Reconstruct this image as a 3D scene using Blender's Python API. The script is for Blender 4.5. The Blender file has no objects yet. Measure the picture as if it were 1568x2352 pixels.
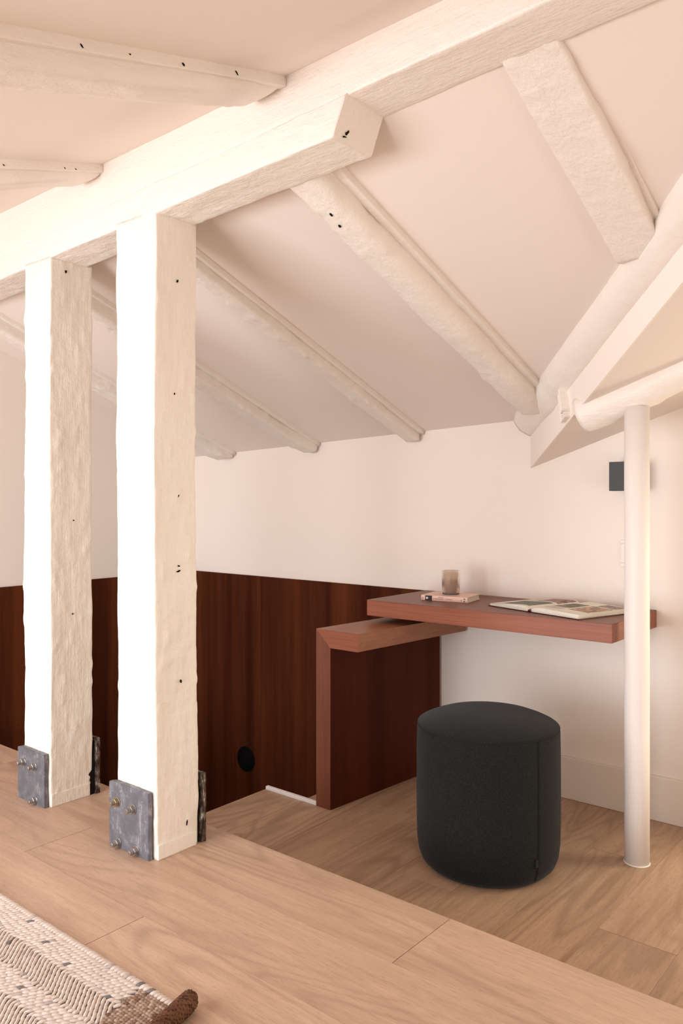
import bpy, bmesh, math, random
from mathutils import Vector, Matrix, noise

D = bpy.data
C = bpy.context.scene.collection
SC = bpy.context.scene
random.seed(4)

# ------------------------------------------------------------------ camera
cam_d = D.cameras.new('camera'); cam = D.objects.new('camera', cam_d); C.objects.link(cam)
cam_d.sensor_fit = 'VERTICAL'; cam_d.sensor_height = 36.0
cam_d.lens = 1840.0 * 36.0 / 2352.0
cam_d.shift_y = -(1176.0 - 1147.0) / 2352.0     # horizon sits a little above the middle
cam_d.clip_start = 0.02
cam.location = (0, 0, 1.0)
cam.rotation_euler = (math.radians(90), 0, math.atan2(.636, .772))
SC.camera = cam

# ------------------------------------------------------------------ world, light, exposure
w = D.worlds.new('sky'); SC.world = w; w.use_nodes = True
bg = w.node_tree.nodes['Background']
bg.inputs[0].default_value = (1.0, 0.90, 0.84, 1); bg.inputs[1].default_value = 0.52

def area(name, loc, rot, sx, sy, energy, col, spread=180):
    l = D.lights.new(name, 'AREA'); l.shape = 'RECTANGLE'; l.size = sx; l.size_y = sy
    l.energy = energy; l.color = col; l.spread = math.radians(spread)
    o = D.objects.new(name, l); C.objects.link(o); o.location = loc; o.rotation_euler = rot
    return o
# daylight through the glazed opening behind the camera, and a warmer one beyond the pole
area('window_daylight', (-2.1, -1.75, .66), (math.radians(96), 0, math.radians(-3)), 2.3, 1.3, 64, (.90, .945, 1))
area('high_fill_light', (-2.1, -.38, 1.40), (math.radians(44), 0, math.radians(-12)), .9, .8, 10, (.93, .955, 1))  # unseen soft light, added high up to brighten the lower floor area
area('side_daylight', (1.5, 1.55, .4), (math.radians(80), 0, math.radians(74)), 1.3, 1.0, 5, (1, .94, .78), 150)
area('dormer_daylight', (.25, 3.42, .75), (math.radians(-62), 0, math.radians(-36)), .5, .8, 10, (1, .90, .64))

vs = SC.view_settings
vs.view_transform = 'Standard'; vs.look = 'None'; vs.exposure = 0.69; vs.gamma = 1.0; vs.use_curve_mapping = False

# ------------------------------------------------------------------ materials
def mat(name, col, rough=.5, spec=.5, metal=0.0):
    m = D.materials.new(name); m.use_nodes = True
    b = m.node_tree.nodes['Principled BSDF']
    b.inputs['Base Color'].default_value = (*col, 1)
    b.inputs['Roughness'].default_value = rough
    b.inputs['Metallic'].default_value = metal
    b.inputs['Specular IOR Level'].default_value = spec
    return m
class NT:
    def __init__(s, m):
        s.t = m.node_tree; s.b = s.t.nodes['Principled BSDF']
        s.pos = s.t.nodes.new('ShaderNodeNewGeometry').outputs['Position']
        s.rnd = s.t.nodes.new('ShaderNodeObjectInfo').outputs['Random']
    def n(s, k, **kw):
        o = s.t.nodes.new(k)
        for a, v in kw.items(): setattr(o, a, v)
        return o
    def link(s, a, b): s.t.links.new(a, b)
    def scaled(s, v, sc, rnd=0.0):
        m = s.n('ShaderNodeMapping'); m.inputs['Scale'].default_value = sc; s.link(v, m.inputs['Vector'])
        if rnd:
            k = s.n('ShaderNodeMath', operation='MULTIPLY'); k.inputs[1].default_value = rnd; s.link(s.rnd, k.inputs[0])
            c = s.n('ShaderNodeCombineXYZ')
            for i in range(3): s.link(k.outputs[0], c.inputs[i])
            s.link(c.outputs[0], m.inputs['Location'])
        return m.outputs[0]
    def noise(s, v, scale, detail=3, rough=.5, dist=0.0):
        o = s.n('ShaderNodeTexNoise'); o.inputs['Scale'].default_value = scale; o.inputs['Detail'].default_value = detail
        o.inputs['Roughness'].default_value = rough; o.inputs['Distortion'].default_value = dist
        s.link(v, o.inputs['Vector']); return o.outputs['Fac']
    def ramp(s, f, stops):
        r = s.n('ShaderNodeValToRGB'); e = r.color_ramp.elements
        while len(e) < len(stops): e.new(.5)
        for i, (p, c) in enumerate(stops): e[i].position = p; e[i].color = (*c, 1) if len(c) == 3 else c
        s.link(f, r.inputs[0]); return r.outputs[0]
    def math(s, op, a, b=None, c=None):
        o = s.n('ShaderNodeMath', operation=op)
        for i, v in enumerate((a, b, c)):
            if v is None: continue
            if isinstance(v, (int, float)): o.inputs[i].default_value = v
            else: s.link(v, o.inputs[i])
        return o.outputs[0]
    def mix(s, f, a, b, mode='MIX'):
        o = s.n('ShaderNodeMix', data_type='RGBA', blend_type=mode)
        if isinstance(f, (int, float)): o.inputs[0].default_value = f
        else: s.link(f, o.inputs[0])
        for i, v in ((6, a), (7, b)):
            if isinstance(v, tuple): o.inputs[i].default_value = (*v, 1)
            else: s.link(v, o.inputs[i])
        return o.outputs[2]
    def bump(s, h, strength=.3, dist=.01, prev=None):
        o = s.n('ShaderNodeBump'); o.inputs['Strength'].default_value = strength; o.inputs['Distance'].default_value = dist
        s.link(h, o.inputs['Height'])
        if prev: s.link(prev, o.inputs['Normal'])
        s.link(o.outputs[0], s.b.inputs['Normal']); return o.outputs[0]
    def color(s, c): s.link(c, s.b.inputs['Base Color'])

WALLC = (.84, .74, .67)
BEAMC = (.86, .78, .705)
def plaster(name, col):
    m = mat(name, col, .75, .25); t = NT(m)
    t.bump(t.noise(t.pos, 140, 3), .06, .004)
    return m
def paint(name, col, axis, rough=.42, strokes=1.0):
    m = mat(name, col, rough, .4); t = NT(m)
    sc = [1, 1, 1]
    if axis is not None: sc[axis] = .10
    v = t.scaled(t.pos, sc)
    a = t.noise(v, 130, 4, .62)
    c = t.noise(t.pos, 38, 5, .62)
    p = t.bump(a, .42 * strokes, .005)
    t.bump(c, .42 * strokes, .009, p)
    return m
M_wall = plaster('wall_paint', (.885, .79, .715))
M_ceil = plaster('ceiling_paint', WALLC)
M_px = paint('timber_paint_long', BEAMC, 0)
M_py = paint('timber_paint_cross', BEAMC, 1)
M_pz = paint('timber_paint_upright', (.87, .80, .715), 2, .38)
M_pv = paint('timber_paint_daubed', BEAMC, None, .45, .5)
M_pole = mat('pole_enamel', (.86, .79, .74), .5, .35)
M_base = mat('baseboard_paint', (.84, .745, .66), .45)
M_white = mat('white_trim', (.86, .82, .80), .5)
M_hole = mat('bare_hole', (.012, .009, .007), .9, .1)

def oak(name, axis, light, dark, seed=37.0):
    m = mat(name, light, .42, .35); t = NT(m)
    def sc(al, ac):
        v = [ac, ac, ac]; v[axis] = al; return tuple(v)
    wob = t.noise(t.scaled(t.pos, sc(.75, 4.2), seed), 1.0, 1.5, .4, .35)
    rings = t.math('SINE', t.math('MULTIPLY', wob, 120.0))
    rings = t.math('POWER', t.math('MULTIPLY_ADD', rings, .5, .5), 3.0)
    where = t.ramp(t.noise(t.scaled(t.pos, sc(.5, 3.0), seed), 1.0, 2), [(.42, (.12, .12, .12)), (.62, (1, 1, 1))])
    tone = t.noise(t.scaled(t.pos, sc(1.2, 17), seed), 1.0, 4, .55)
    mid = tuple((a + b * 2) / 3 for a, b in zip(dark, light))
    c = t.ramp(tone, [(.26, dark), (.50, light), (.74, tuple(min(1, k * 1.08) for k in light))])
    c = t.mix(t.math('MULTIPLY', t.math('MULTIPLY', rings, where), .52), c, tuple(k * .72 for k in dark))
    pores = t.noise(t.scaled(t.pos, sc(34, 620), seed), 1.0, 3, .55)
    pf = t.ramp(pores, [(.53, (0, 0, 0)), (.66, (1, 1, 1))])
    c = t.mix(t.math('MULTIPLY', pf, .40), c, tuple(k * .60 for k in dark))
    fine = t.noise(t.scaled(t.pos, sc(4.0, 95), seed), 1.0, 3, .55)
    ff = t.ramp(fine, [(.40, (0, 0, 0)), (.66, (1, 1, 1))])
    c = t.mix(t.math('MULTIPLY', ff, .26), c, tuple(k * .75 for k in dark))
    # each board a shade of its own
    hv = t.n('ShaderNodeHueSaturation'); t.link(c, hv.inputs['Color'])
    t.link(t.math('MULTIPLY_ADD', t.rnd, .10, .95), hv.inputs['Value'])
    t.color(hv.outputs[0])
    t.bump(pores, .10, .002)
    return m
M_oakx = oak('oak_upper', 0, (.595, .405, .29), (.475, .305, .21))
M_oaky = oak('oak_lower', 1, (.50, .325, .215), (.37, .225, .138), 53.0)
M_sub = mat('underlay', (.055, .035, .022), .9)

def mahogany(name, axis, light, dark, rough=.42, spec=.35):
    m = mat(name, light, rough, spec); t = NT(m)
    def sc(al, ac):
        v = [ac, ac, ac]; v[axis] = al; return tuple(v)
    band = t.noise(t.scaled(t.pos, sc(.25, 9), 11.0), 1.0, 2, .5)
    c = t.ramp(band, [(.33, dark), (.66, light)])
    fib = t.noise(t.scaled(t.pos, sc(5, 190), 11.0), 1.0, 4, .6)
    ff = t.ramp(fib, [(.42, (0, 0, 0)), (.68, (1, 1, 1))])
    c = t.mix(t.math('MULTIPLY', ff, .38), c, tuple(k * .5 for k in dark))
    t.color(c); t.bump(fib, .06, .002)
    return m
M_panel = mahogany('stair_veneer', 2, (.122, .031, .0095), (.042, .0085, .003), .65, .07)
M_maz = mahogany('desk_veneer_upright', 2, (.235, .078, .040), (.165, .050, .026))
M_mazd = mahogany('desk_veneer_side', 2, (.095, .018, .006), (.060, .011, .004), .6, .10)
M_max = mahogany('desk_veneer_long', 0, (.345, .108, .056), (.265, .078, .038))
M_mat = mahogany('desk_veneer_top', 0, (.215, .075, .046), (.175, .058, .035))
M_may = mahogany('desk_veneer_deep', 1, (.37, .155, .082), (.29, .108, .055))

def fabric(name, col):
    m = mat(name, col, .95, .12); t = NT(m)
    a = t.noise(t.pos, 420, 2, .6)
    b = t.noise(t.pos, 55, 3, .5)
    c = t.ramp(a, [(.36, tuple(k * .5 for k in col)), (.66, tuple(k * 1.7 for k in col))])
    c = t.mix(t.math('MULTIPLY', b, .3), c, tuple(k * .7 for k in col))
    t.color(c); t.bump(a, .5, .003)
    t.b.inputs['Sheen Weight'].default_value = .18; t.b.inputs['Sheen Roughness'].default_value = .4
    t.b.inputs['Sheen Tint'].default_value = (.6, .62, .66, 1)
    return m
M_fab = fabric('charcoal_wool', (.0145, .0145, .014))
M_seam = mat('seam_thread', (.018, .018, .018), .95, .1)
M_black = mat('black_coat', (.035, .033, .036), .5, .4)
M_hollow = mat('black_hollow', (.004, .004, .004), .9, .1)

def steel():
    m = mat('worn_steel', (.16, .165, .185), .48, .5, .35); t = NT(m)
    a = t.noise(t.pos, 26, 6, .68)
    s = t.noise(t.scaled(t.pos, (1, 1, .16)), 120, 4, .6)
    v = t.n('ShaderNodeTexVoronoi'); v.inputs['Scale'].default_value = 110; t.link(t.pos, v.inputs['Vector'])
    sp = t.ramp(v.outputs['Distance'], [(.10, (1, 1, 1)), (.17, (0, 0, 0))])
    c = t.ramp(a, [(.42, (.135, .138, .158)), (.62, (.20, .205, .23))])
    spots = t.math('MULTIPLY', sp, t.ramp(a, [(.5, (0, 0, 0)), (.58, (1, 1, 1))]))
    c = t.mix(t.math('MULTIPLY', spots, .8), c, (.62, .58, .56))
    sm = t.math('MULTIPLY', t.ramp(s, [(.52, (0, 0, 0)), (.68, (1, 1, 1))]), t.ramp(a, [(.5, (0, 0, 0)), (.66, (1, 1, 1))]))
    c = t.mix(t.math('MULTIPLY', sm, .8), c, (.55, .51, .51))
    t.color(c); t.bump(a, .2, .004)
    return m
M_steel = steel()
def rust():
    m = mat('flaked_plate_edge', (.05, .04, .035), .7, .3, .2); t = NT(m)
    a = t.noise(t.scaled(t.pos, (1, 1, .35)), 90, 5, .65)
    t.color(t.ramp(a, [(.42, (.018, .012, .010)), (.50, (.10, .065, .045)), (.58, (.14, .12, .11)), (.64, (.58, .50, .40))]))
    return m
M_rust = rust()
M_bolt = mat('zinc_bolt', (.50, .48, .46), .28, .5, 1.0)
M_boltb = mat('brassy_bolt', (.50, .42, .30), .32, .5, 1.0)
M_page = mat('paper', (.80, .75, .66), .6, .3)
def pageedge():
    m = mat('page_edges', (.76, .68, .56), .8, .2); t = NT(m)
    a = t.noise(t.scaled(t.pos, (3, 3, 900)), 1.0, 2)
    t.color(t.ramp(a, [(.35, (.55, .47, .38)), (.6, (.82, .76, .66))])); return m
M_edge = pageedge()
M_pink = mat('pink_cover', (.83, .56, .46), .5, .4)
M_burg = mat('burgundy_cover', (.065, .012, .018), .35, .5)
M_ink = mat('grey_ink', (.40, .20, .17), .7, .2)
M_inkb = mat('black_ink', (.018, .015, .016), .5, .3)
M_inkw = mat('white_ink', (.85, .82, .80), .5, .3)
M_text_shadow = mat('text_and_shadow_grey', (.62, .58, .52), .6, .3)
def print_mat(name, scale, stops):
    m = mat(name, (.3, .3, .3), .45, .4); t = NT(m)
    a = t.noise(t.scaled(t.pos, (1, 1.4, 1)), scale, 5, .65, .8)
    t.color(t.ramp(a, stops)); return m
M_ph1 = print_mat('print_dark_green', 26, [(.36, (.02, .05, .035)), (.50, (.06, .055, .03)), (.60, (.11, .16, .08)), (.70, (.16, .33, .22))])
M_ph2 = print_mat('print_brown_rose', 30, [(.34, (.03, .015, .012)), (.50, (.22, .09, .07)), (.62, (.50, .28, .24)), (.72, (.60, .45, .40))])
M_ph3 = print_mat('print_olive', 24, [(.36, (.035, .03, .018)), (.50, (.10, .085, .05)), (.64, (.42, .36, .12)), (.72, (.30, .26, .18))])
M_ph4 = print_mat('print_ochre', 28, [(.32, (.05, .035, .025)), (.46, (.24, .15, .08)), (.58, (.55, .33, .16)), (.70, (.60, .46, .34))])
M_ph5 = print_mat('print_dusk', 40, [(.34, (.05, .02, .02)), (.5, (.28, .16, .13)), (.66, (.42, .33, .30))])
def glass():
    m = mat('smoked_frosted_glass', (.62, .52, .45), .32, .5); b = m.node_tree.nodes['Principled BSDF']
    b.inputs['Transmission Weight'].default_value = .82; b.inputs['IOR'].default_value = 1.25
    b.inputs['Base Color'].default_value = (.74, .62, .52, 1)
    return m
M_glass = glass()
M_glassb = mat('smoked_glass_foot', (.11, .085, .08), .25, .5)
M_wax = mat('wax', (.56, .36, .25), .55, .4)
M_wick = mat('wick', (.05, .04, .035), .9)
def wool(name, stops):
    m = mat(name, stops[0][1], .95, .1); t = NT(m)
    g = t.n('ShaderNodeNewGeometry')
    r = t.ramp(g.outputs['Random Per Island'], stops)
    f = t.noise(t.pos, 600, 2, .6)
    c = t.mix(t.math('MULTIPLY', f, .35), r, tuple(k * .55 for k in stops[0][1])); t.color(c)
    t.bump(f, .5, .002); return m
M_wool = wool('oatmeal_wool', [(0, (.72, .60, .53)), (.55, (.80, .70, .63)), (.93, (.68, .57, .51)), (.975, (.46, .39, .36)), (.993, (.16, .14, .14))])
M_woolb = wool('brown_fleck_wool', [(0, (.38, .25, .18)), (.4, (.58, .44, .35)), (.6, (.26, .15, .10)), (.8, (.48, .35, .27)), (.95, (.15, .09, .065))])
M_braid = wool('dark_brown_wool', [(0, (.14, .060, .034)), (.5, (.20, .095, .058)), (1, (.075, .034, .021))])
M_rugbase = mat('rug_warp', (.36, .30, .275), .95, .1)

# ------------------------------------------------------------------ object helpers
def link(name, me, m, parent=None):
    o = D.objects.new(name, me); C.objects.link(o)
    for x in (m if isinstance(m, (list, tuple)) else [m]): me.materials.append(x)
    if parent is not None:
        o.parent = parent
    return o
def tag(o, label, cat, group=None):
    o['label'] = label; o['category'] = cat
    if group: o['group'] = group
    return o
def thing(name, label, cat, loc=(0, 0, 0), group=None):
    o = D.objects.new(name, None); C.objects.link(o); o.location = loc; o.empty_display_size = .05
    return tag(o, label, cat, group)
def wroot(o):
    v = Vector((0, 0, 0))
    while o is not None: v += o.location; o = o.parent
    return v
def mesh(name, verts, faces, m, parent=None, smooth=False, mi=None):
    off = wroot(parent)
    me = D.meshes.new(name); me.from_pydata([tuple(Vector(v) - off) for v in verts], [], faces)
    if mi: me.polygons.foreach_set('material_index', mi)
    if smooth: me.polygons.foreach_set('use_smooth', [True] * len(me.polygons))
    me.update()
    return link(name, me, m, parent)
def frombm(name, bm, m, parent=None, smooth=False):
    off = wroot(parent)
    bmesh.ops.translate(bm, verts=bm.verts, vec=-off)
    bmesh.ops.recalc_face_normals(bm, faces=bm.faces)
    me = D.meshes.new(name); bm.to_mesh(me); bm.free()
    if smooth: me.polygons.foreach_set('use_smooth', [True] * len(me.polygons))
    return link(name, me, m, parent)
def bmbox(bm, lo, hi, M=None):
    g = bmesh.ops.create_cube(bm, size=1)['verts']
    s = Vector(hi) - Vector(lo); c = (Vector(hi) + Vector(lo)) / 2
    for v in g:
        v.co = Vector((v.co.x * s.x, v.co.y * s.y, v.co.z * s.z)) + c
        if M: v.co = M @ v.co
    return g
def box(name, lo, hi, m, parent=None, bev=.002, seg=2, M=None):
    bm = bmesh.new(); bmbox(bm, lo, hi, M)
    if bev: bmesh.ops.bevel(bm, geom=bm.edges[:], offset=bev, segments=seg, affect='EDGES', profile=.5)
    return frombm(name, bm, m, parent)
def prism(name, loop, vec, m, parent=None, bev=0.0):
    bm = bmesh.new(); vs_ = [bm.verts.new(p) for p in loop]; f = bm.faces.new(vs_)
    r = bmesh.ops.extrude_face_region(bm, geom=[f])
    bmesh.ops.translate(bm, verts=[e for e in r['geom'] if isinstance(e, bmesh.types.BMVert)], vec=Vector(vec))
    if bev: bmesh.ops.bevel(bm, geom=bm.edges[:], offset=bev, segments=2, affect='EDGES')
    return frombm(name, bm, m, parent)
def lathe(name, prof, c, m, parent=None, n=48, smooth=True, M=None, closed=False):
    vs_, fs = [], []
    for r, z in prof:
        for k in range(n):
            a = 2 * math.pi * k / n; vs_.append(Vector((r * math.cos(a), r * math.sin(a), z)))
    L = len(prof)
    for i in range(L - 1 + (1 if closed else 0)):
        j = (i + 1) % L
        for k in range(n):
            q = (k + 1) % n; fs.append((i * n + k, i * n + q, j * n + q, j * n + k))
    if not closed:
        fs.append(tuple(reversed(range(n)))); fs.append(tuple(range((L - 1) * n, L * n)))
    if M: vs_ = [M @ v for v in vs_]
    o = mesh(name, [v + Vector(c) for v in vs_], fs, m, parent, smooth)
    return o

def rrect(u0, u1, v0, v1, r, step):
    """rounded rectangle as points with outward normals"""
    pts = []
    def seg(a, b, nrm):
        n = max(1, int(round((Vector(b) - Vector(a)).length / step)))
        for i in range(n): pts.append((Vector(a).lerp(Vector(b), i / n), Vector(nrm)))
    def arc(c, a0):
        n = 4
        for i in range(n):
            a = a0 + math.pi / 2 * i / n
            d = Vector((math.cos(a), math.sin(a))); pts.append((Vector(c) + d * r, d))
    seg((u0 + r, v0), (u1 - r, v0), (0, -1)); arc((u1 - r, v0 + r), -math.pi / 2)
    seg((u1, v0 + r), (u1, v1 - r), (1, 0)); arc((u1 - r, v1 - r), 0)
    seg((u1 - r, v1), (u0 + r, v1), (0, 1)); arc((u0 + r, v1 - r), math.pi / 2)
    seg((u0, v1 - r), (u0, v0 + r), (-1, 0)); arc((u0 + r, v0 + r), math.pi)
    return pts
def ellipse(ru, rv, n, cu=0, cv=0):
    out = []
    for k in range(n):
        a = 2 * math.pi * k / n
        out.append((Vector((cu + ru * math.cos(a), cv + rv * math.sin(a))), Vector((math.cos(a), math.sin(a)))))
    return out
def rough(name, p0, p1, U, V, prof, step, m, parent=None, amp=.003, wave=.004, lump=.0, seed=0, shape=None, stroke=0.0, cut0=None, cut1=None):
    """a hewn timber: a profile swept from p0 to p1, every vertex pushed by noise that runs with the grain"""
    p0, p1, U, V = Vector(p0), Vector(p1), Vector(U).normalized(), Vector(V).normalized()
    ax = p1 - p0; L = ax.length; A = ax / L; n = max(2, int(L / step)); np_ = len(prof)
    vs_, fs = [], []
    sd = Vector((seed * 7.3, seed * 3.1, seed * 5.7))
    for i in range(n + 1):
        t = i / n; s = t * L
        for q, nn in prof:
            uv = q.copy()
            if shape: uv = shape(t, uv)
            c = Vector((uv.x * 9, uv.y * 9, s * 3.2)) + sd
            d = wave * noise.noise(c) + amp * noise.fractal(Vector((uv.x * 30, uv.y * 30, s * 13)) + sd, 1.0, 2.0, 3)
            if stroke: d += stroke * noise.noise(Vector((uv.x * 120, uv.y * 120, s * 11)) + sd)
            if lump:
                k = noise.noise(Vector((uv.x * 38, uv.y * 38, s * 22)) + sd)
                if k > .28: d += lump * (k - .28) * 2.2
            e = uv + nn * d
            ss = s
            if cut1: ss = s + cut1(e) * t
            if cut0: ss = ss + cut0(e) * (1 - t)
            vs_.append(p0 + A * ss + U * e.x + V * e.y)
    for i in range(n):
        for k in range(np_):
            q = (k + 1) % np_
            fs.append((i * np_ + k, i * np_ + q, (i + 1) * np_ + q, (i + 1) * np_ + k))
    fs.append(tuple(reversed(range(np_)))); fs.append(tuple(range(n * np_, (n + 1) * np_)))
    # facing outward whatever the handedness of U, V, A
    if U.cross(V).dot(A) < 0: fs = [tuple(reversed(f)) for f in fs]
    o = mesh(name, vs_, fs, m, parent, True)
    me = o.data; pl = me.polygons
    pl[len(pl) - 1].use_smooth = False; pl[len(pl) - 2].use_smooth = False
    return o
def fleck(c, nrm, along, ln, wd, parent, seed, name='nail_hole', m=None):
    """an irregular chip where the paint is broken: a shallow flake lying on the timber"""
    r = random.Random(seed); nrm = Vector(nrm).normalized(); a = Vector(along); a = (a - nrm * a.dot(nrm)).normalized(); b = nrm.cross(a)
    k = 9; c = Vector(c); top, low = [], []
    for i in range(k):
        th = 2 * math.pi * i / k; rr = r.uniform(.5, 1.15)
        p = c + a * math.cos(th) * ln * rr * .5 + b * math.sin(th) * wd * rr * .5
        top.append(p + nrm * .0012); low.append(p - nrm * .006)
    vs_ = top + low
    fs = [tuple(range(k)), tuple(reversed(range(k, 2 * k)))] + [(i, i + k, (i + 1) % k + k, (i + 1) % k) for i in range(k)]
    o = mesh(name, vs_, fs, m or M_hole, parent)
    return o
def struct(o):
    o['kind'] = 'structure'; return o

# ------------------------------------------------------------------ the room shell
XL, YB = -3.56, 2.99            # left wall, back wall
ZLOW = -.17                     # floor beyond the step
def zb(x): return 1.241 + .0405 * (x - XL)
def zt(x): return 1.83 + .025 * (x - XL)
def S1(x, y): return zb(x) + (zt(x) - zb(x)) * (YB - y) / 1.49
def SN(y): return 2.0 + .28 * (y - 1.385)
VM = 1.08                       # run of the valley: dy = -VM * dx
def VX(y): return -1.468 + (YB - y) / VM
def S2(x, y): return 1.127 + .345 * (x + 1.468) + .117 * (YB - y)
XR, YF = 1.6, -1.8

struct(box('wall_back', (XL - .12, YB, -1.7), (-.55, YB + .12, 2.5), M_wall, bev=0))       # ends at the dormer window, outside the frame
struct(box('wall_back', (.55, YB, -1.7), (XR, YB + .12, 2.5), M_wall, bev=0))
struct(box('wall_back', (-.55, YB, 1.25), (.55, YB + .12, 2.5), M_wall, bev=0))
struct(box('wall_back', (-.55, YB, -1.7), (.55, YB + .12, -.17), M_wall, bev=0))
struct(box('wall_left', (XL - .12, YF, -1.7), (XL, YB, 2.5), M_wall, bev=0))
# near slope of the roof
struct(prism('ceiling', [(XL, -.5, SN(-.5)), (XR, -.5, SN(-.5)), (XR, 1.47, SN(1.47)), (XL, 1.47, SN(1.47))], (0, 0, .12), M_ceil))
# far slope, down to the back wall and cut along the valley
def far_slope():
    vs_, fs = [], []; nx, ny = 18, 10
    for k in (0, 1):
        for j in range(ny + 1):
            y = 1.44 + (YB - 1.44) * j / ny
            for i in range(nx + 1):
                x = XL + (VX(y) - XL) * i / nx
                vs_.append((x, y, S1(x, y) + .12 * k))
    W = nx + 1; N = W * (ny + 1)
    for j in range(ny):
        for i in range(nx):
            a = j * W + i
            fs.append((a, a + W, a + W + 1, a + 1)); fs.append((a + N, a + N + 1, a + N + W + 1, a + N + W))
    rim = [i for i in range(W)] + [j * W + nx for j in range(1, ny + 1)] + [ny * W + i for i in range(nx - 1, -1, -1)] + [j * W for j in range(ny - 1, 0, -1)]
    for a, b in zip(rim, rim[1:] + rim[:1]): fs.append((a, b, b + N, a + N))
    return mesh('ceiling', vs_, fs, M_ceil, None, True)
fsl = struct(far_slope()); fsl.data.polygons.foreach_set('use_smooth', [False] * len(fsl.data.polygons))
yv = 1.44
struct(prism('ceiling', [(VX(YB), YB, S2(VX(YB), YB)), (XR, YB, S2(XR, YB)), (XR, yv, S2(XR, yv)), (VX(yv), yv, S2(VX(yv), yv))], (0, 0, .12), M_ceil))

# ---- upper floor: boards along the step
fl = struct(box('floor', (XL, YF, -.165), (XR, 1.632, -.012), M_sub, bev=0))
rows = [(1.403, 1.64, -1.015), (1.183, 1.403, -2.14), (.963, 1.183, -1.587), (.743, .963, -.6), (.523, .743, -1.9), (.303, .523, -1.2), (.083, .303, -2.4),
        (-.137, .083, -.9), (-.357, -.137, -1.7)]
for (y0, y1, j) in rows:
    xs = [XL] + sorted(x for x in (j - 3.8, j - 1.9, j, j + 1.9) if XL + .1 < x < XR - .1) + [XR]
    for a, b in zip(xs, xs[1:]):
        box('plank', (a + .0009, y0 + .0003, -.012), (b - .0009, y1 - .0003, 0), M_oakx, fl, bev=.0003, seg=1)
box('plank', (XL, YF, -.012), (XR, -.357, 0), M_oakx, fl, bev=.0006, seg=1)
# ---- lower floor: boards across
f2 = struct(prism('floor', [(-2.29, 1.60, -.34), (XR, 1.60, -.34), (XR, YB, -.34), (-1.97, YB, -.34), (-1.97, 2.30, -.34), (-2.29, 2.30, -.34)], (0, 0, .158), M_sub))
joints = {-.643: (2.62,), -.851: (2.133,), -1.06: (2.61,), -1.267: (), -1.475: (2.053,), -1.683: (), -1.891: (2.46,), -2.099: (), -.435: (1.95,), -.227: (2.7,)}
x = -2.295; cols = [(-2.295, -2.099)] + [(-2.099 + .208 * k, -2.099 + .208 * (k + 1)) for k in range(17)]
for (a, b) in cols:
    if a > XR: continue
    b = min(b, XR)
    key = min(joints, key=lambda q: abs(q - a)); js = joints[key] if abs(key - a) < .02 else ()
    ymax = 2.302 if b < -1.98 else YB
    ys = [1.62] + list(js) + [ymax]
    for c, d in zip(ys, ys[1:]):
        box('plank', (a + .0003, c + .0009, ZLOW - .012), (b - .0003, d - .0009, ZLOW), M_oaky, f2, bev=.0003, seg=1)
struct(box('trim_1', (-2.295, 2.303, -.34), (-2.022, 2.318, -.158), M_white, bev=.002))
struct(box('floor', (XL, 1.0, -1.75), (XR, YB, -1.7), M_sub, bev=0))     # bottom of the stairwell
struct(box('baseboard_back', (-1.885, YB - .014, ZLOW), (-.55, YB, -.007), M_base, bev=.003))

# ---- stair panelling
pb = thing('wall_panel', 'dark brown wood panelling on the stairwell wall below the white back wall', 'wall panel', (-2.8, YB - .008, -1.6))
for a, b in ((XL + .016, -2.999), (-2.999, -1.93)):
    box('panel_board', (a, YB - .016, -1.6), (b - .0006, YB, .595), M_panel, pb, bev=.0008, seg=1)
pl = thing('wall_panel', 'dark wood panelling on the far side wall, seen between and behind the two posts', 'wall panel', (XL + .008, 2.2, -1.6))
for a, b in ((1.45, 2.28), (2.28, YB - .0165)):
    box('panel_board', (XL, a, -1.6), (XL + .016, b - .0006, .595), M_panel, pl, bev=.0008, seg=1)
# the round black fitting low on the panelling
rv = thing('round_vent', 'round black recessed fitting low on the dark stair panelling', 'vent', (-3.109, YB - .016, -.385))
RX = Matrix.Rotation(math.radians(90), 4, 'X')
lathe('rim', [(.058, 0), (.058, .004), (.066, .004), (.067, .002), (.067, 0)], (-3.109, YB - .016, -.385), M_hollow, rv, 40, True, RX, True)
lathe('hollow', [(.0575, 0), (.0575, .0015), (.02, .0012)], (-3.109, YB - .016, -.385), M_hollow, rv, 40, True, RX)

# ------------------------------------------------------------------ beams
def near_y(x): return 1.367 - .0317 * (x + 1.15)
def bz(x): return 1.808 + .0195 * (x + 1.15)
def ubz(x): return 1.889 + .0195 * (x + 1.1)
rb = thing('ridge_beam', 'long cream-painted ridge beam running over the posts up to the upper edge', 'beam', (-1.0, 1.43, 1.9))
x0_, x1_ = XL, .9
rough('timber', (x0_, near_y(x0_) + .068, ubz(x0_)), (x1_, near_y(x1_) + .068, ubz(x1_)), (0, 1, 0), (0, 0, 1),
      rrect(-.068, .068, 0, .20, .006, .011), .014, M_px, rb, .0012, .004, .002, 2)
bo = thing('bolster_beam', 'shorter cream beam with a slanted end, between the posts and the ridge beam', 'beam', (-2.2, 1.43, 1.79))
x1_ = -1.147
rough('timber', (x0_, near_y(x0_) + .066, bz(x0_)), (x1_, near_y(x1_) + .066, bz(x1_)), (0, 1, 0), (0, 0, 1),
      rrect(-.068, .068, 0, .083, .005, .009), .012, M_px, bo, .0014, .0035, .0025, 3,
      cut1=lambda e: .038 * (e.y / .083) )
fleck((-1.137, near_y(-1.14) + .034, 1.825), (1, .05, -.4), (0, .8, 1), .016, .006, bo, 8)
fleck((-1.141, near_y(-1.14) + .030, 1.816), (1, .05, -.4), (0, 1, .2), .014, .004, bo, 9)

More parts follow.
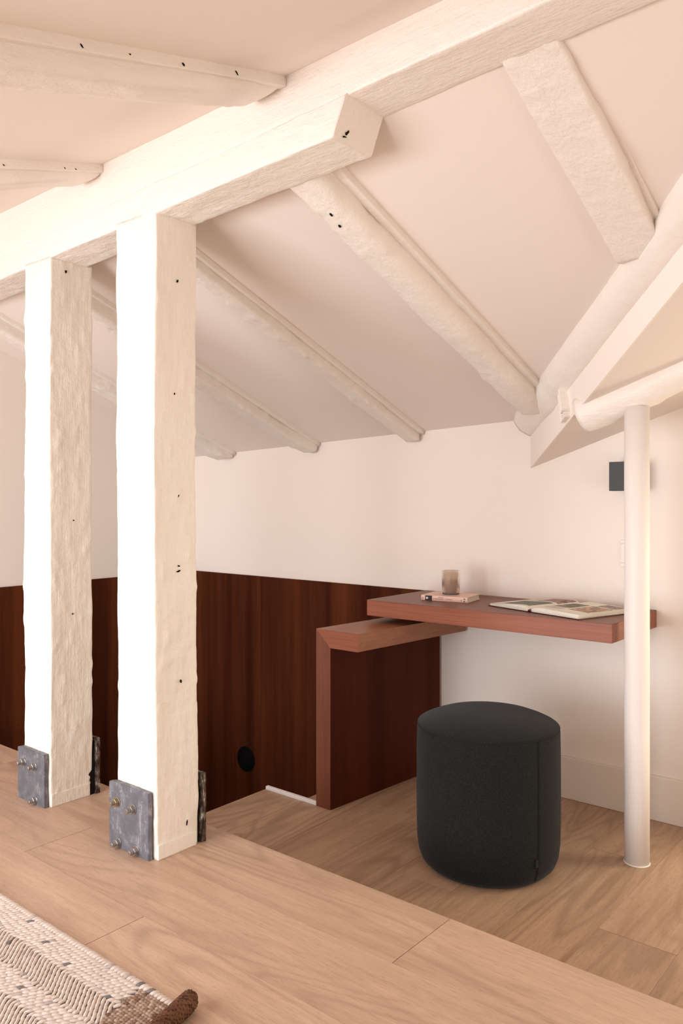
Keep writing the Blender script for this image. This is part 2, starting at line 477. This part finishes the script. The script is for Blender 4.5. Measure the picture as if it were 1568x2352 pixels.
def rafter(label, xr, wdt, prot, y0, y1, batten=.02, seed=1, rnd=.02, flat=False, endcut=0.0, slant=0.0, up0=0.0, wave=.008, amp=.003, lump=.004, chips=()):
    """a rafter under the far slope; xr is its side towards the pole, prot how far it hangs below the ceiling"""
    xm = xr - wdt / 2
    root = thing('rafter', label, 'beam', (xm, (y0 + y1) / 2, S1(xm, (y0 + y1) / 2)))
    p0 = Vector((xm, y0, S1(xm, y0) + up0)); p1 = Vector((xm, y1, S1(xm, y1)))
    nrm = Vector((1, 0, 0)).cross((p1 - p0).normalized()); 
    if nrm.z > 0: nrm = -nrm
    prof = rrect(-wdt / 2, wdt / 2, -.03, prot, rnd, .011)
    sh = None
    if endcut:
        def sh(t, uv):
            k = max(0, (t - .90) / .10); q = uv.copy()
            if q.y > 0: q.y *= 1 - endcut * k * k
            return q
    rough('timber', p0, p1, (1, 0, 0), nrm, prof, .013, M_py, root, amp, wave, lump, seed, sh, cut1=(lambda e: -slant * e.y) if slant else None)
    if batten:
        rough('batten', p0 + Vector((wdt / 2 + batten / 2 - .004, 0, 0)), p1 + Vector((wdt / 2 + batten / 2 - .004, 0, 0)), (1, 0, 0), nrm,
              rrect(-batten / 2, batten / 2, -.01, min(.018, prot * .4), .003, .008), .03, M_py, root, .0008, .002, 0, seed + 20)
    for (py, u, ln, wd) in chips:
        z = S1(xm, py); fleck(Vector((xm + u, py, z)) + nrm * (prot + .002), nrm, (0, 1, -.37), ln, wd, root, seed * 31 + int(py * 50))
    return root, nrm
rafter('broad flat painted rafter between the ridge beam and the diagonal valley beam', -.665, .128, .045, 1.478, 2.20, .018, 11, .008, True, 0, 1.6, .036, .005, .002, .003)
r2, _ = rafter('thick round-edged painted rafter ending at the foot of the diagonal valley beam', -1.325, .115, .072, 1.46, 2.93, .03, 12, .036, slant=1.5, chips=((1.655, .004, .014, .004), (1.70, -.004, .009, .007)))
rafter('painted rafter ending on the back wall above the pink book and candle', -2.0, .072, .05, 1.46, 2.985, .022, 13, .012, lump=.007)
rafter('painted rafter with a lumpy underside, ending above the low shelf of the side panel', -2.61, .085, .066, 1.46, 2.985, .02, 14, .014, endcut=.25, lump=.007)
rafter('painted rafter with a blunt round end, next to the room corner above the panelling', -3.215, .085, .068, 1.46, 2.985, .02, 15, .018, endcut=.5, lump=.006)

def near_rafter(label, xr, wdt, prot, y0, seed, chips):
    y1 = near_y(xr) + .004
    xm = xr - wdt / 2
    root = thing('rafter', label, 'beam', (xm, y1 - .3, SN(y1 - .3)))
    p0 = Vector((xm, y0, SN(y0))); p1 = Vector((xm, y1, SN(y1)))
    nrm = Vector((0, .27, -.963)).normalized()
    L = (p1 - p0).length
    def sh(t, uv):
        s = L * (1 - t); q = uv.copy()
        if q.y > .0: q.y *= min(1.0, .52 + .48 * min(1, s / .42)) if s > .05 else .52 - .3 * (1 - s / .05) ** 2
        return q
    rough('timber', p0, p1, (1, 0, 0), nrm, rrect(-wdt / 2, wdt / 2, -.02, prot, .022, .010), .012, M_py, root, .002, .008, .003, seed, sh)
    rough('batten', p0 + Vector((wdt / 2, 0, 0)), p1 + Vector((wdt / 2, 0, 0)), (1, 0, 0), nrm,
          rrect(-.012, .012, -.01, .024, .003, .008), .02, M_py, root, .0008, .0015, 0, seed + 30)
    for (py, dz, ln, wd) in chips:
        fleck((xr + .012, py, SN(py) - dz), (1, 0, 0), (0, 1, -.8), ln, wd, root, seed * 17 + int(py * 90))
near_rafter('long painted rafter with a nailed batten, higher up than the shorter rafter end', -1.31, .10, .066, -1.7, 41, ((.828, .014, .010, .004), (.934, .015, .005, .003), (1.065, .016, .008, .004), (1.2135, .014, .010, .004)))
near_rafter('shorter painted rafter end meeting the ridge beam just above the post tops', -2.085, .10, .074, -1.7, 42, ((1.087, .017, .007, .003), (1.269, .018, .008, .003), (1.304, .019, .006, .003)))

# ---- valley beam: a log with a plastered board below it
vb = thing('valley_beam', 'diagonal painted beam rising from the back wall past the pole top', 'beam', (-1.2, 2.7, 1.35))
ya, yb_ = YB, 1.44
def vpt(y, dz): x = VX(y); return Vector((x, y, dz + S1(x, y)))
va, vb_ = vpt(ya, .0), vpt(yb_, .0)
hd = Vector((1, -VM, 0)).normalized(); side = Vector((-VM, -1, 0)).normalized()     # side: away from the board, towards the main room
axv = (vb_ - va).normalized(); upv = axv.cross(side); 
if upv.z < 0: upv = -upv
def polyprof(pts, step):
    out = []; n = len(pts); cen = sum((Vector(p) for p in pts), Vector((0, 0))) / n
    for i in range(n):
        a, b = Vector(pts[i]), Vector(pts[(i + 1) % n]); k = max(1, int((b - a).length / step))
        for q in range(k):
            p = a.lerp(b, q / k); out.append((p, (p - cen).normalized()))
    return out
VALLEY_PROF = polyprof([(.063, .05), (.066, -.004), (.058, -.026), (.040, -.048), (.018, -.063), (.003, -.068), (-.02, -.066), (-.03, .05)], .008)
def log_shape(t, uv):
    q = uv.copy(); q *= 1 + .05 * math.sin(t * 9) + (.14 if t < .16 else 0) * max(0, 1 - abs(t - .13) / .05)
    return q
rough('log', va - axv * .02, vb_, side, upv, VALLEY_PROF, .014, M_pv, vb, .0012, .005, .003, 21, log_shape)
def low(y): x = VX(y); return 1.127 + .471 * (x + 1.468)
th = side * -.007
bl = [Vector((VX(ya), ya, low(ya))), Vector((VX(yb_), yb_, low(yb_))), Vector((VX(yb_), yb_, S1(VX(yb_), yb_) + .02)), Vector((VX(ya), ya, S1(VX(ya), ya) + .02))]
bl = [p + side * .004 for p in bl]
prism('fascia_board', bl, th, M_wall, vb)
# the cleat nailed across log and board
cy = 2.665
cp = Vector((VX(cy), cy, low(cy) + .02))
cu = Vector((.10, -.10, -1)).normalized()
Mx = Matrix((( *hd, 0), (*side, 0), (0, 0, 1, 0), (0, 0, 0, 1))).transposed(); Mx = Matrix.Translation(cp) @ Mx
tilt = Matrix.Rotation(math.radians(-20), 4, 'Y')
box('cleat', (-.024, .002, -.012), (.026, .020, .135), M_px, vb, .003, 2, Mx @ tilt)
box('cleat', (.012, .006, .012), (.03, .028, .125), M_px, vb, .003, 2, Mx @ tilt)
fleck(Mx @ tilt @ Vector((-.004, .0225, .02)), side, (0, 0, 1), .012, .007, vb, 77)
# ---- the log under the side slope, carried by the pole
lg = thing('log_rafter', 'rough round painted log under the side slope, resting on the white pole', 'beam', (-.9, 2.6, 1.36))
def lgz(x): return 1.359 + .385 * (x + .91)
rough('timber', (-1.10, 2.615, lgz(-1.10)), (XR, 2.60, lgz(XR)), (0, 1, 0), Vector((-.36, 0, .93)),
      ellipse(.057, .062, 36), .012, M_px, lg, .003, .008, .006, 33,
      lambda t, uv: uv * (1 + .10 * math.sin(t * 23) * (1 if uv.y < -.01 else 0)))
fleck((-1.005, 2.575, lgz(-1.005) - .040), (.1, -.8, -.6), (1, 0, .3), .045, .012, lg, 55)
fleck((-.975, 2.572, lgz(-.975) - .046), (.1, -.8, -.6), (1, 0, .3), .016, .006, lg, 56)

# ------------------------------------------------------------------ posts
def hexnut(bm, c, r, h):
    vs_ = []
    for k in range(6):
        a = math.pi / 3 * k + .3
        vs_.append(bm.verts.new((c[0] + r * math.cos(a), c[1], c[2] + r * math.sin(a))))
    f = bm.faces.new(vs_); e = bmesh.ops.extrude_face_region(bm, geom=[f])
    bmesh.ops.translate(bm, verts=[q for q in e['geom'] if isinstance(q, bmesh.types.BMVert)], vec=(0, -h, 0))
def cyl(bm, c, r, h, n=14):
    vs_ = [bm.verts.new((c[0] + r * math.cos(2 * math.pi * k / n), c[1], c[2] + r * math.sin(2 * math.pi * k / n))) for k in range(n)]
    f = bm.faces.new(vs_); e = bmesh.ops.extrude_face_region(bm, geom=[f])
    bmesh.ops.translate(bm, verts=[q for q in e['geom'] if isinstance(q, bmesh.types.BMVert)], vec=(0, -h, 0))
def bolt(x, y, z, parent, m):
    bm = bmesh.new(); cyl(bm, (x, y, z), .0145, .0025); hexnut(bm, (x, y - .0025, z), .0122, .010); cyl(bm, (x, y - .0125, z), .0065, .012)
    bmesh.ops.bevel(bm, geom=bm.edges[:], offset=.0006, segments=1, affect='EDGES')
    return frombm('bolt', bm, m, parent)
def plate(x0, x1, y0, y1, h, seed, parent, m, name='steel_plate'):
    """a flame-cut plate: slightly uneven outline and rounded corners"""
    r = random.Random(seed); n = 14; loop = []
    def e(a, b):
        for i in range(n):
            p = Vector(a).lerp(Vector(b), i / n); p.x += r.uniform(-.0007, .0007); p.z += r.uniform(-.0007, .0007) if 0 < p.z else 0
            loop.append(p)
    c = .006
    e((x0, y0, 0), (x1, y0, 0)); e((x1, y0, 0), (x1, y0, h - c)); e((x1 - c * .3, y0, h - c * .3), (x0 + c, y0, h - .001)); e((x0, y0, h - c), (x0, y0, 0))
    return prism(name, loop, (0, y1 - y0, 0), m, parent, .001)
def post(label, xa, xb, ya, yb2, ztop, seed, pl_h, bolts, fx, holes, bend, group='painted timber posts'):
    xm, ym = (xa + xb) / 2, (ya + yb2) / 2
    root = thing('timber_post', label, 'post', (xm, ym, 0))
    def sh(t, uv):
        q = uv.copy(); q.x += bend(t) if q.x > 0 else bend(t) * .3 - .004 * math.sin(t * 5 + seed)
        return q
    prof = rrect(-(xb - xa) / 2, (xb - xa) / 2, -(yb2 - ya) / 2, (yb2 - ya) / 2, .005, .0065)
    rough('shaft', (xm, ym, 0.0), (xm, ym, ztop), (1, 0, 0), (0, 1, 0), prof, .009, M_pz, root, .0016, .005, .0035, seed, sh, .0012)
    p = plate(xa - .012, xb - .004, ya - .018, ya - .004, pl_h, seed, root, [M_steel])
    p['label'] = 'scratched grey steel plate bolted over the foot'
    for (bx, bzz, mm) in bolts: bolt(bx, ya - .018, bzz, p, mm)
    q = plate(xa + .01, fx, yb2 + .008, yb2 + .024, pl_h + .015, seed + 5, root, [M_rust])
    q['label'] = 'flaked dark steel plate on the far side'
    # dark rotten gap between timber and far plate
    gl = [Vector((xb - .012, yb2 - .006, z)) for z in (0, .2)]
    vs_ = []
    loop = [(xb + .0035, yb2 - .012 + .010 * noise.noise(Vector((0, seed, z * 60))) , z) for z in [i * .01 for i in range(8)]] + [(xb + .0035, yb2 - .001, .085), (xb + .003, yb2 + .009, .19), (xb + .003, yb2 + .009, 0)]
    prism('rotten_gap', loop, (-.03, 0, 0), M_hole, root)
    for (px_, pz_, ln, wd, al, sd) in holes:
        fleck((xb + .003 + bend(pz_ / ztop), px_, pz_), (1, 0, 0), al, ln, wd, root, sd)
    # the sawn repair block at the foot, proud by a hair
    box('foot_block', (xb - .02, ya + .002, 0), (xb + .0055 + bend(0), yb2 - .012, .042), M_pz, root, .0015)
    return root
post('cream timber post closer to the desk, one small hole above another on its side', -1.990, -1.813, 1.386, 1.535, 1.802, 3, .188,
     [(-1.962, .130, M_boltb), (-1.886, .128, M_bolt), (-1.955, .0145, M_bolt), (-1.872, .0145, M_bolt)], -1.797,
     [(1.47, .81, .006, .006, (0, 0, 1), 1), (1.468, .795, .012, .006, (0, 1, .3), 2), (1.455, 1.30, .008, .004, (0, 0, 1), 3), (1.46, 1.62, .012, .004, (0, .2, 1), 4),
      (1.47, 1.01, .008, .003, (0, .3, 1), 5), (1.475, .48, .010, .004, (0, 0, 1), 6), (1.49, .075, .022, .004, (0, .1, 1), 7)],
     lambda t: .010 * math.exp(-((t - .06) / .16) ** 2) + .006 * math.exp(-((t - .95) / .1) ** 2) - .004 * math.exp(-((t - .62) / .15) ** 2))
post('cream timber post with heavy brush ridges, farther from the desk', -2.543, -2.383, 1.406, 1.562, 1.789, 6, .175,
     [(-2.515, .125, M_bolt), (-2.448, .123, M_bolt), (-2.442, .014, M_bolt)], -2.372,
     [(1.46, 1.75, .012, .008, (0, 0, 1), 11), (1.49, .93, .006, .005, (0, 0, 1), 12), (1.485, .62, .006, .005, (0, 0, 1), 13)],
     lambda t: .004 * math.sin(t * 7))

# ---- the slim round pole
po = thing('round_pole', 'slim white round pole standing in front of the desk end', 'pole', (-.908, 2.6, ZLOW))
lathe('shaft', [(.039, 0), (.039, .4), (.039, .9), (.039, 1.468)], (-.908, 2.6, ZLOW), M_pole, po, 48)
lathe('sealant_ring', [(.0415, 0), (.041, .0015), (.0392, .0025)], (-.908, 2.6, ZLOW), M_pole, po, 48)

# ------------------------------------------------------------------ desk and return
dk = thing('wall_desk', 'thick red-brown wooden desktop hung on the back wall', 'desk', (-1.47, 2.77, .533))
Y0, Y1 = 2.556, 2.988
box('front_rail', (-1.973, Y0, .5332), (-.972, Y0 + .06, .5948), M_max, dk, .0012)
box('back_rail', (-1.973, Y1 - .05, .5332), (-.972, Y1, .5948), M_max, dk, .0012)
box('end_rail', (-1.03, Y0 + .0604, .533), (-.9722, Y1 - .0504, .5948), M_may, dk, .001)
box('desktop', (-1.973, Y0 + .0604, .533), (-1.0304, Y1 - .0504, .5948), M_mat, dk, .001)
# thin veneer leaf over the rails so that the top reads as one sheet
box('top_veneer', (-1.9728, Y0 + .0004, .5949), (-.9724, Y1, .5962), M_mat, dk, 0)

def shear(p): return Vector((p[0] + .0826 * (p[1] - 2.30), p[1], p[2]))
rt = thing('desk_return', 'dark wood side panel with a low shelf, standing under the desk end', 'shelf', (-1.95, 2.6, ZLOW))
xa, xb_, xc_, zs, zu, yb3 = -2.02, -1.949, -1.818, .507, .440, 2.972
dv = shear((0, yb3, 0)) - shear((0, 2.30, 0))
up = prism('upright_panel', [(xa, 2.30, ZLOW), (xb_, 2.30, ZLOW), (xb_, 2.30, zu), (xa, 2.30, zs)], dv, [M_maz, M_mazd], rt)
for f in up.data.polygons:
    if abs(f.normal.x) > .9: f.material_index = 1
sh_ = prism('shelf', [(xa, 2.30, zs), (xb_, 2.30, zu), (xc_, 2.30, zu), (xc_, 2.30, zs)], dv, [M_max, M_may], rt)
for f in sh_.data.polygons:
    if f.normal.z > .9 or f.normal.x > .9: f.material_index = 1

# ------------------------------------------------------------------ pouf
PX, PY, PR = -1.286, 2.306, .229
pf = thing('round_pouf', 'charcoal fabric cylindrical pouf on the lower floor in front of the desk', 'pouf', (PX, PY, ZLOW))
prof = [(.0, 0), (.18, 0), (.200, .006), (.214, .020), (.223, .045), (.2275, .08), (.229, .14), (.2295, .25), (.229, .36), (.2278, .43), (.2266, .4440)]
lathe('body', prof, (PX, PY, ZLOW), M_fab, pf, 96)
top = [(.2266, .4440), (.2250, .4475), (.2170, .4530), (.195, .463), (.165, .474), (.125, .4835), (.08, .4895), (.035, .492), (.001, .4925)]
lathe('seat_top', top, (PX, PY, ZLOW), M_fab, pf, 96)
def ring(name, R, z, r, m, parent, n=96, k=8):
    pr = [(R + r * math.cos(2 * math.pi * i / k), z + r * math.sin(2 * math.pi * i / k)) for i in range(k)]
    return lathe(name, pr, (PX, PY, ZLOW), m, parent, n, True, None, True)
ring('rim_seam', .2262, .4440, .0011, M_seam, pf)
ang = math.atan2(-.81, .59)
def seam_pt(dz, off=.0): return None
vs_, fs = [], []
sa = math.atan2(-PY, -PX) + math.asin(.655)        # the upright seam
pr2 = [(r, z) for r, z in prof if z >= .02]
for i, (r, z) in enumerate(pr2):
    for da, dr in ((-.0095, 0), (-.0035, .0016), (.0, -.0015), (.0035, .0016), (.0095, 0)):
        a = sa + da; vs_.append((PX + (r + dr + .0004) * math.cos(a), PY + (r + dr + .0004) * math.sin(a), ZLOW + z))
for i in range(len(pr2) - 1):
    for k in range(4):
        fs.append((i * 5 + k, i * 5 + k + 1, (i + 1) * 5 + k + 1, (i + 1) * 5 + k))
mesh('side_seam', vs_, fs, [M_fab, M_seam], pf, True, [1 if (i % 4) in (1, 2) else 0 for i in range(len(fs))])
ta = sa - .02; tc = Vector((math.cos(ta), math.sin(ta), 0)); tt = Vector((-tc.y, tc.x, 0))
Mt = Matrix(((*tt, 0), (*tc, 0), (0, 0, 1, 0), (0, 0, 0, 1))).transposed(); Mt = Matrix.Translation(Vector((PX, PY, ZLOW)) + tc * .2285) @ Mt
box('fabric_tag', (-.008, -.001, .070), (.002, .003, .092), M_inkb, pf, .0008, 1, Mt)

# ------------------------------------------------------------------ things on the desk
DT = .5962
def rotz(a, c): return Matrix.Translation(Vector(c)) @ Matrix.Rotation(a, 4, 'Z')
# closed pink book: spine towards the room
B = rotz(math.radians(9.5), (-1.797, 2.686, DT))
bk = thing('closed_book', 'pink hardback book lying shut under the candle', 'book', (-1.70, 2.75, DT))
BW, BD, BH = .196, .137, .0215
box('cover_board', (0, 0, 0), (BW, BD, .0022), M_pink, bk, .0006, 1, B)
box('cover_board', (0, 0, BH - .0022), (BW, BD, BH), M_pink, bk, .0006, 1, B)
sp = []
for i in range(9):
    a = -math.pi / 2 + math.pi * i / 8; sp.append((0, -.0035 * math.cos(a), BH / 2 + BH / 2 * math.sin(a)))
sp += [(0, .003, BH), (0, .003, 0)]
spine = prism('spine', [B @ Vector(p) for p in sp], (B.to_3x3() @ Vector((BW, 0, 0))), M_pink, bk)
box('page_block', (.003, .003, .0022), (BW - .003, BD - .004, BH - .0022), M_edge, bk, 0, 1, B)
box('spine_block', (.018, -.0041, .0012), (.047, -.0030, BH - .0012), M_inkb, spine, 0, 1, B)
box('spine_mark', (.022, -.0047, .0065), (.0295, -.0040, .0150), M_inkw, spine, .001, 1, B)
box('spine_mark', (.030, -.0047, .0085), (.0335, -.0040, .0145), M_ink, spine, .001, 1, B)
r_ = random.Random(3)
def print_row(x0, x1, z, h, m):
    x = x0; bm = bmesh.new()
    while x < x1:
        ww = r_.uniform(.0016, .0034); bmbox(bm, (x, -.0042, z), (x + ww, -.0032, z + h * r_.uniform(.75, 1.0)), B); x += ww + r_.uniform(.0006, .0016)
    frombm('spine_print', bm, m, spine)
print_row(.074, .094, .0145, .0022, M_ink); print_row(.052, .098, .0078, .0032, M_ink); print_row(.104, .131, .0086, .0026, M_ink)
print_row(.169, .173, .006, .006, M_ink); print_row(.181, .187, .004, .005, M_inkb); print_row(.181, .186, .013, .004, M_inkb); print_row(.005, .009, .007, .006, M_ink)
# candle in a smoked glass
cc = (-1.715, 2.775, DT + BH)
cd = thing('glass_candle', 'smoked frosted glass candle standing on the pink book', 'candle', cc)
lathe('glass_cup', [(.0, .0075), (.0335, .0075), (.0350, .05), (.0368, .0945), (.0376, .0955), (.0384, .0945), (.0365, .05), (.0346, .008), (.0338, .0075)], cc, M_glass, cd, 48)
lathe('glass_foot', [(.001, 0), (.0325, 0), (.0337, .0015), (.0345, .0075), (.001, .0075)], cc, M_glassb, cd, 48)
lathe('wax', [(.001, .0085), (.0322, .0085), (.0332, .05), (.0335, .058), (.0325, .0595), (.02, .0585), (.001, .058)], cc, M_wax, cd, 40)
lathe('wick', [(.0008, .058), (.0009, .066), (.0004, .067)], cc, M_wick, cd, 8)

# open picture book
O = rotz(math.atan2(-.129, .413), (-1.302, 2.640, DT))
ob = thing('open_book', 'open picture book with colour photographs spread on the desk', 'book', (-1.26, 2.77, DT))
PWL, PWR, PH_ = .203, .218, .272
def tl(u):    # top of the left pages, u = 0 at the spine
    return .004 + .020 * (1 - math.exp(-u / .012)) * (1 - .70 * (u / PWL) ** 1.2)
def tr(u): return .004 + .019 * (1 - math.exp(-u / .014)) * (1 - .30 * (u / PWR) ** 1.5)
box('cover', (-PWL - .006, -.004, 0), (-.007, PH_ + .004, .003), M_burg, ob, .0008, 1, O)
box('cover', (.007, -.004, 0), (PWR + .006, PH_ + .004, .003), M_burg, ob, .0008, 1, O)
lathe('spine', [(.0065, -.004), (.0068, .02), (.0068, PH_ - .02), (.0065, PH_ + .004)], (0, 0, 0), M_burg, ob, 14, True,
      O @ Matrix.Translation((0, 0, .0055)) @ Matrix.Diagonal((1.1, 1, .75, 1)) @ Matrix.Rotation(math.radians(-90), 4, 'X'))
def pages(name, fn, W, sgn, photos):
    NU, NV = 40, 34
    us = [W * (i / NU) ** 1.35 for i in range(NU + 1)]
    vs_, fs, mi = [], [], []
    for u in us:
        for j in range(NV + 1):
            v = PH_ * j / NV; vs_.append(O @ Vector((sgn * (u + .0006), v, fn(u) + .0005)))
    for i in range(NU):
        for j in range(NV):
            a = i * (NV + 1) + j; fs.append((a, a + 1, a + NV + 2, a + NV + 1))
            cu_, cv = (us[i] + us[i + 1]) / 2 / W, (j + .5) / NV; k = 0
            for q, (a0, a1, b0, b1) in enumerate(photos):
                if a0 < cu_ < a1 and b0 < cv < b1: k = q + 1
            mi.append(k)
    return vs_, fs, mi
def block(name, fn, W, sgn):
    NU = 24; us = [W * (i / NU) ** 1.35 for i in range(NU + 1)]
    loop = [(sgn * u, 0, fn(u)) for u in us] + [(sgn * (W - .001), 0, .003), (sgn * .001, 0, .003)]
    return prism(name, [O @ Vector(p) for p in loop], O.to_3x3() @ Vector((0, PH_, 0)), M_edge, ob)
bL = block('page_block', tl, PWL, -1); bR = block('page_block', tr, PWR, 1)
v_, f_, m_ = pages('l', tl, PWL, -1, [(.10, .80, .06, .52), (.06, .62, .60, .96)])
mesh('page', v_, f_, [M_page, M_ph1, M_ph2], bL, True, m_)
v_, f_, m_ = pages('r', tr, PWR, 1, [(.05, .50, .30, .70), (.56, .96, .22, .70), (.60, .98, .74, .97)])
mesh('page', v_, f_, [M_page, M_ph3, M_ph4, M_ph5], bR, True, m_)
def text_rows(fn, sgn, W, u0, u1, v0, v1, n, parent):
    bm = bmesh.new()
    for i in range(n):
        v = v0 + (v1 - v0) * i / n; k = 8
        for s in range(k):
            a = u0 + (u1 - u0) * s / k; b = a + (u1 - u0) / k * .93
            q = [O @ Vector((sgn * aa, vv, fn(aa) + .0009)) for aa, vv in ((a, v), (b, v), (b, v + .0016), (a, v + .0016))]
            bm.faces.new([bm.verts.new(p) for p in q])
    o = frombm('printed_text', bm, M_text_shadow, parent); o['kind'] = 'stuff'
text_rows(tr, 1, PWR, .02, .11, .03, .075, 9, bR)
text_rows(tl, -1, PWL, .13, .19, .16, .25, 14, bL)
# a few loose leaves lifting at the front edge
for (fn, sgn, W, par) in ((tl, -1, PWL, bL), (tr, 1, PWR, bR)):
    for q in range(3):
        kk = .80 - .2 * q; pts = []
        for i in range(15):
            u = W * (i / 14) ** 1.2; pts.append((u, .0032 + (fn(u) - .0032) * kk * (1 - .35 * (u / W))))
        vs_ = [O @ Vector((sgn * u, yv_, z)) for u, z in pts for yv_ in (-.0012, .004)] + [O @ Vector((sgn * u, yv_, z + .0004)) for u, z in pts for yv_ in (-.0012, .004)]
        n2 = 30; fs = []
        for i in range(14):
            a = i * 2; fs += [(a, a + 1, a + 3, a + 2), (a + n2, a + n2 + 2, a + n2 + 3, a + n2 + 1), (a, a + 2, a + n2 + 2, a + n2)]
        mesh('leaf', vs_, fs, M_page, par)

# ------------------------------------------------------------------ on the back wall
wl = thing('wall_light', 'small black box wall light half hidden by the white pole', 'wall light', (-1.06, 2.94, 1.085))
box('housing', (-1.112, 2.892, 1.031), (-1.008, 2.978, 1.137), M_black, wl, .0015)
box('back_plate', (-1.095, 2.978, 1.045), (-1.025, 2.99, 1.123), M_black, wl, .001)
box('lens', (-1.09, 2.91, 1.0285), (-1.03, 2.965, 1.0312), M_white, wl, .0005, 1)
sw = thing('light_switch', 'white light switch plate beside the pole above the open book', 'switch', (-1.035, 2.985, .80))
M_sw = mat('switch_white', (.87, .78, .705), .5)
box('plate', (-1.103, 2.982, .748), (-1.018, 2.99, .849), M_sw, sw, .002)
box('rocker', (-1.099, 2.9812, .7635), (-1.022, 2.983, .834), M_sw, sw, .0012)
box('painted_shadow_line', (-1.100, 2.9805, .8345), (-1.022, 2.9822, .8365), M_text_shadow, sw, 0)  # grey strips stand in for the shadow lines along the rocker edges
box('painted_shadow_line', (-1.100, 2.9805, .7612), (-1.022, 2.9822, .7630), M_text_shadow, sw, 0)

# ------------------------------------------------------------------ rug
rg = thing('woven_rug', 'oatmeal herringbone wool rug with a brown fleck end, on the upper floor', 'rug', (-1.8, .5, 0))
RX0, RX1, RY0, RY1 = -2.75, -1.222, .20, 1.008
prism('backing', [(x + .24 * (RY1 - y), y, 0) for x, y in ((RX0, RY0), (RX1, RY0), (RX1, RY1 - .004), (RX0, RY1 - .004))], (0, 0, .006), M_rugbase, rg)
def yarn(vs_, fs, a, b, r, z, arch=.003, n=5, k=6, tw=0.0):
    a, b = Vector(a), Vector(b); d = (b - a).normalized(); s = Vector((-d.y, d.x, 0)); base = len(vs_)
    for i in range(n):
        t = i / (n - 1); p = a.lerp(b, t); p.z = z + arch * math.sin(math.pi * t); rr = r * (.62 + .38 * math.sin(math.pi * min(1, max(0, .12 + .76 * t))))
        for q in range(k):
            an = 2 * math.pi * q / k + tw * t
            vs_.append(p + s * rr * math.cos(an) + Vector((0, 0, rr * .8 * math.sin(an))))
    for i in range(n - 1):
        for q in range(k):
            q2 = (q + 1) % k; fs.append((base + i * k + q, base + i * k + q2, base + (i + 1) * k + q2, base + (i + 1) * k + q))
R = random.Random(9)
band, pitch, XE, YV = .060, .0122, -1.352, .928
def skew(vv): return [Vector((v[0] + .24 * (RY1 - v[1]), v[1], v[2])) for v in vv]      # the rug lies a little out of square
def zig(y):
    """x offset of the zigzag at height y"""
    k = (YV - y) / band; q = k - 2 * math.floor(k / 2)
    return (q if q < 1 else 2 - q) * .047 if k >= 0 else -(k * .047)
# zigzag yarns, laid stitch after stitch
vs_, fs = [], []
x = RX0 - .06; n_ = 0
while x < XE + .06:
    y = RY1 - .012 + R.uniform(-.004, 0)
    while y > .24:
        ln = R.uniform(.015, .020); y2 = y - ln * .76
        xa_, xb4 = x + zig(y), x + zig(y2); j = R.uniform(-.0006, .0006)
        if max(xa_, xb4) < XE + .005 and min(xa_, xb4) > RX0 + .004:
            d = Vector((xb4 - xa_, y2 - y, 0)); p = Vector((-d.y, d.x, 0)).normalized() * .0017; e = d * .20
            yarn(vs_, fs, Vector((xa_ + j, y, 0)) - e + p, Vector((xb4 + j, y2, 0)) + e - p, .0046 * R.uniform(.88, 1.08), .0074, .0015, 5, 6)
        y = y2
    x += pitch; n_ += 1
# selvedge: short diagonal stitches along the long edge
x = RX0 + .02
while x < RX1 - .03:
    yarn(vs_, fs, (x, RY1 - .017, 0), (x + .012, RY1 + .003, 0), .0054 * R.uniform(.85, 1.1), .0065, .003, 5, 7); x += .0112
vs_ = skew(vs_)
o = mesh('herringbone_weave', vs_, fs, M_wool, rg, True); o['kind'] = 'stuff'
vs_, fs = [], []
y = RY1 - .020; row = 0
while y > .22:
    x = XE - (.004 if row % 2 else 0) + .006 * math.sin(row * .9) + .003
    while x < RX1 - .020:
        yarn(vs_, fs, (x, y - .0025, 0), (x + .0105, y + .004, 0), .0043 * R.uniform(.85, 1.15), .0072, .002, 4); x += .0090
    y -= .0072; row += 1
vs_ = skew(vs_)
o = mesh('brown_weave', vs_, fs, M_woolb, rg, True); o['kind'] = 'stuff'; o['label'] = 'brown flecked plain-weave end band'
# the rolled cord at the end: yarns laid round a core, closed off in a round tip
vs_, fs = [], []
CR = .0185; cx0 = RX1 + .002; y = RY1 + .022; row = 0
while y > .22:
    k = 14
    e = min(1.0, (RY1 + .024 - y) / .020); rr = CR * math.sqrt(max(.02, 1 - (1 - e) ** 2))
    for q in range(k):
        a = 2 * math.pi * (q + .5 * (row % 2)) / k + .1 * R.uniform(-1, 1)
        def on(a_, y_): return Vector((cx0 + rr * math.cos(a_), y_, CR + .003 + rr * math.sin(a_)))
        p, q_ = on(a, y + .004), on(a + .75, y - .010)
        b0 = len(vs_); yarn(vs_, fs, (0, 0, 0), (.02, 0, 0), .0042, 0, 0, 4, 5)
        d = q_ - p; u = d.normalized(); s_ = u.cross(Vector((math.cos(a), 0, math.sin(a)))).normalized(); t_ = s_.cross(u)
        for ii in range(b0, len(vs_)):
            v = vs_[ii]; vs_[ii] = p + d * (v.x / .02) + s_ * v.y + t_ * v.z
    y -= .0075; row += 1
vs_ = skew(vs_)
o = mesh('end_cord', vs_, fs, M_braid, rg, True); o['kind'] = 'stuff'; o['label'] = 'dark brown rolled end cord'
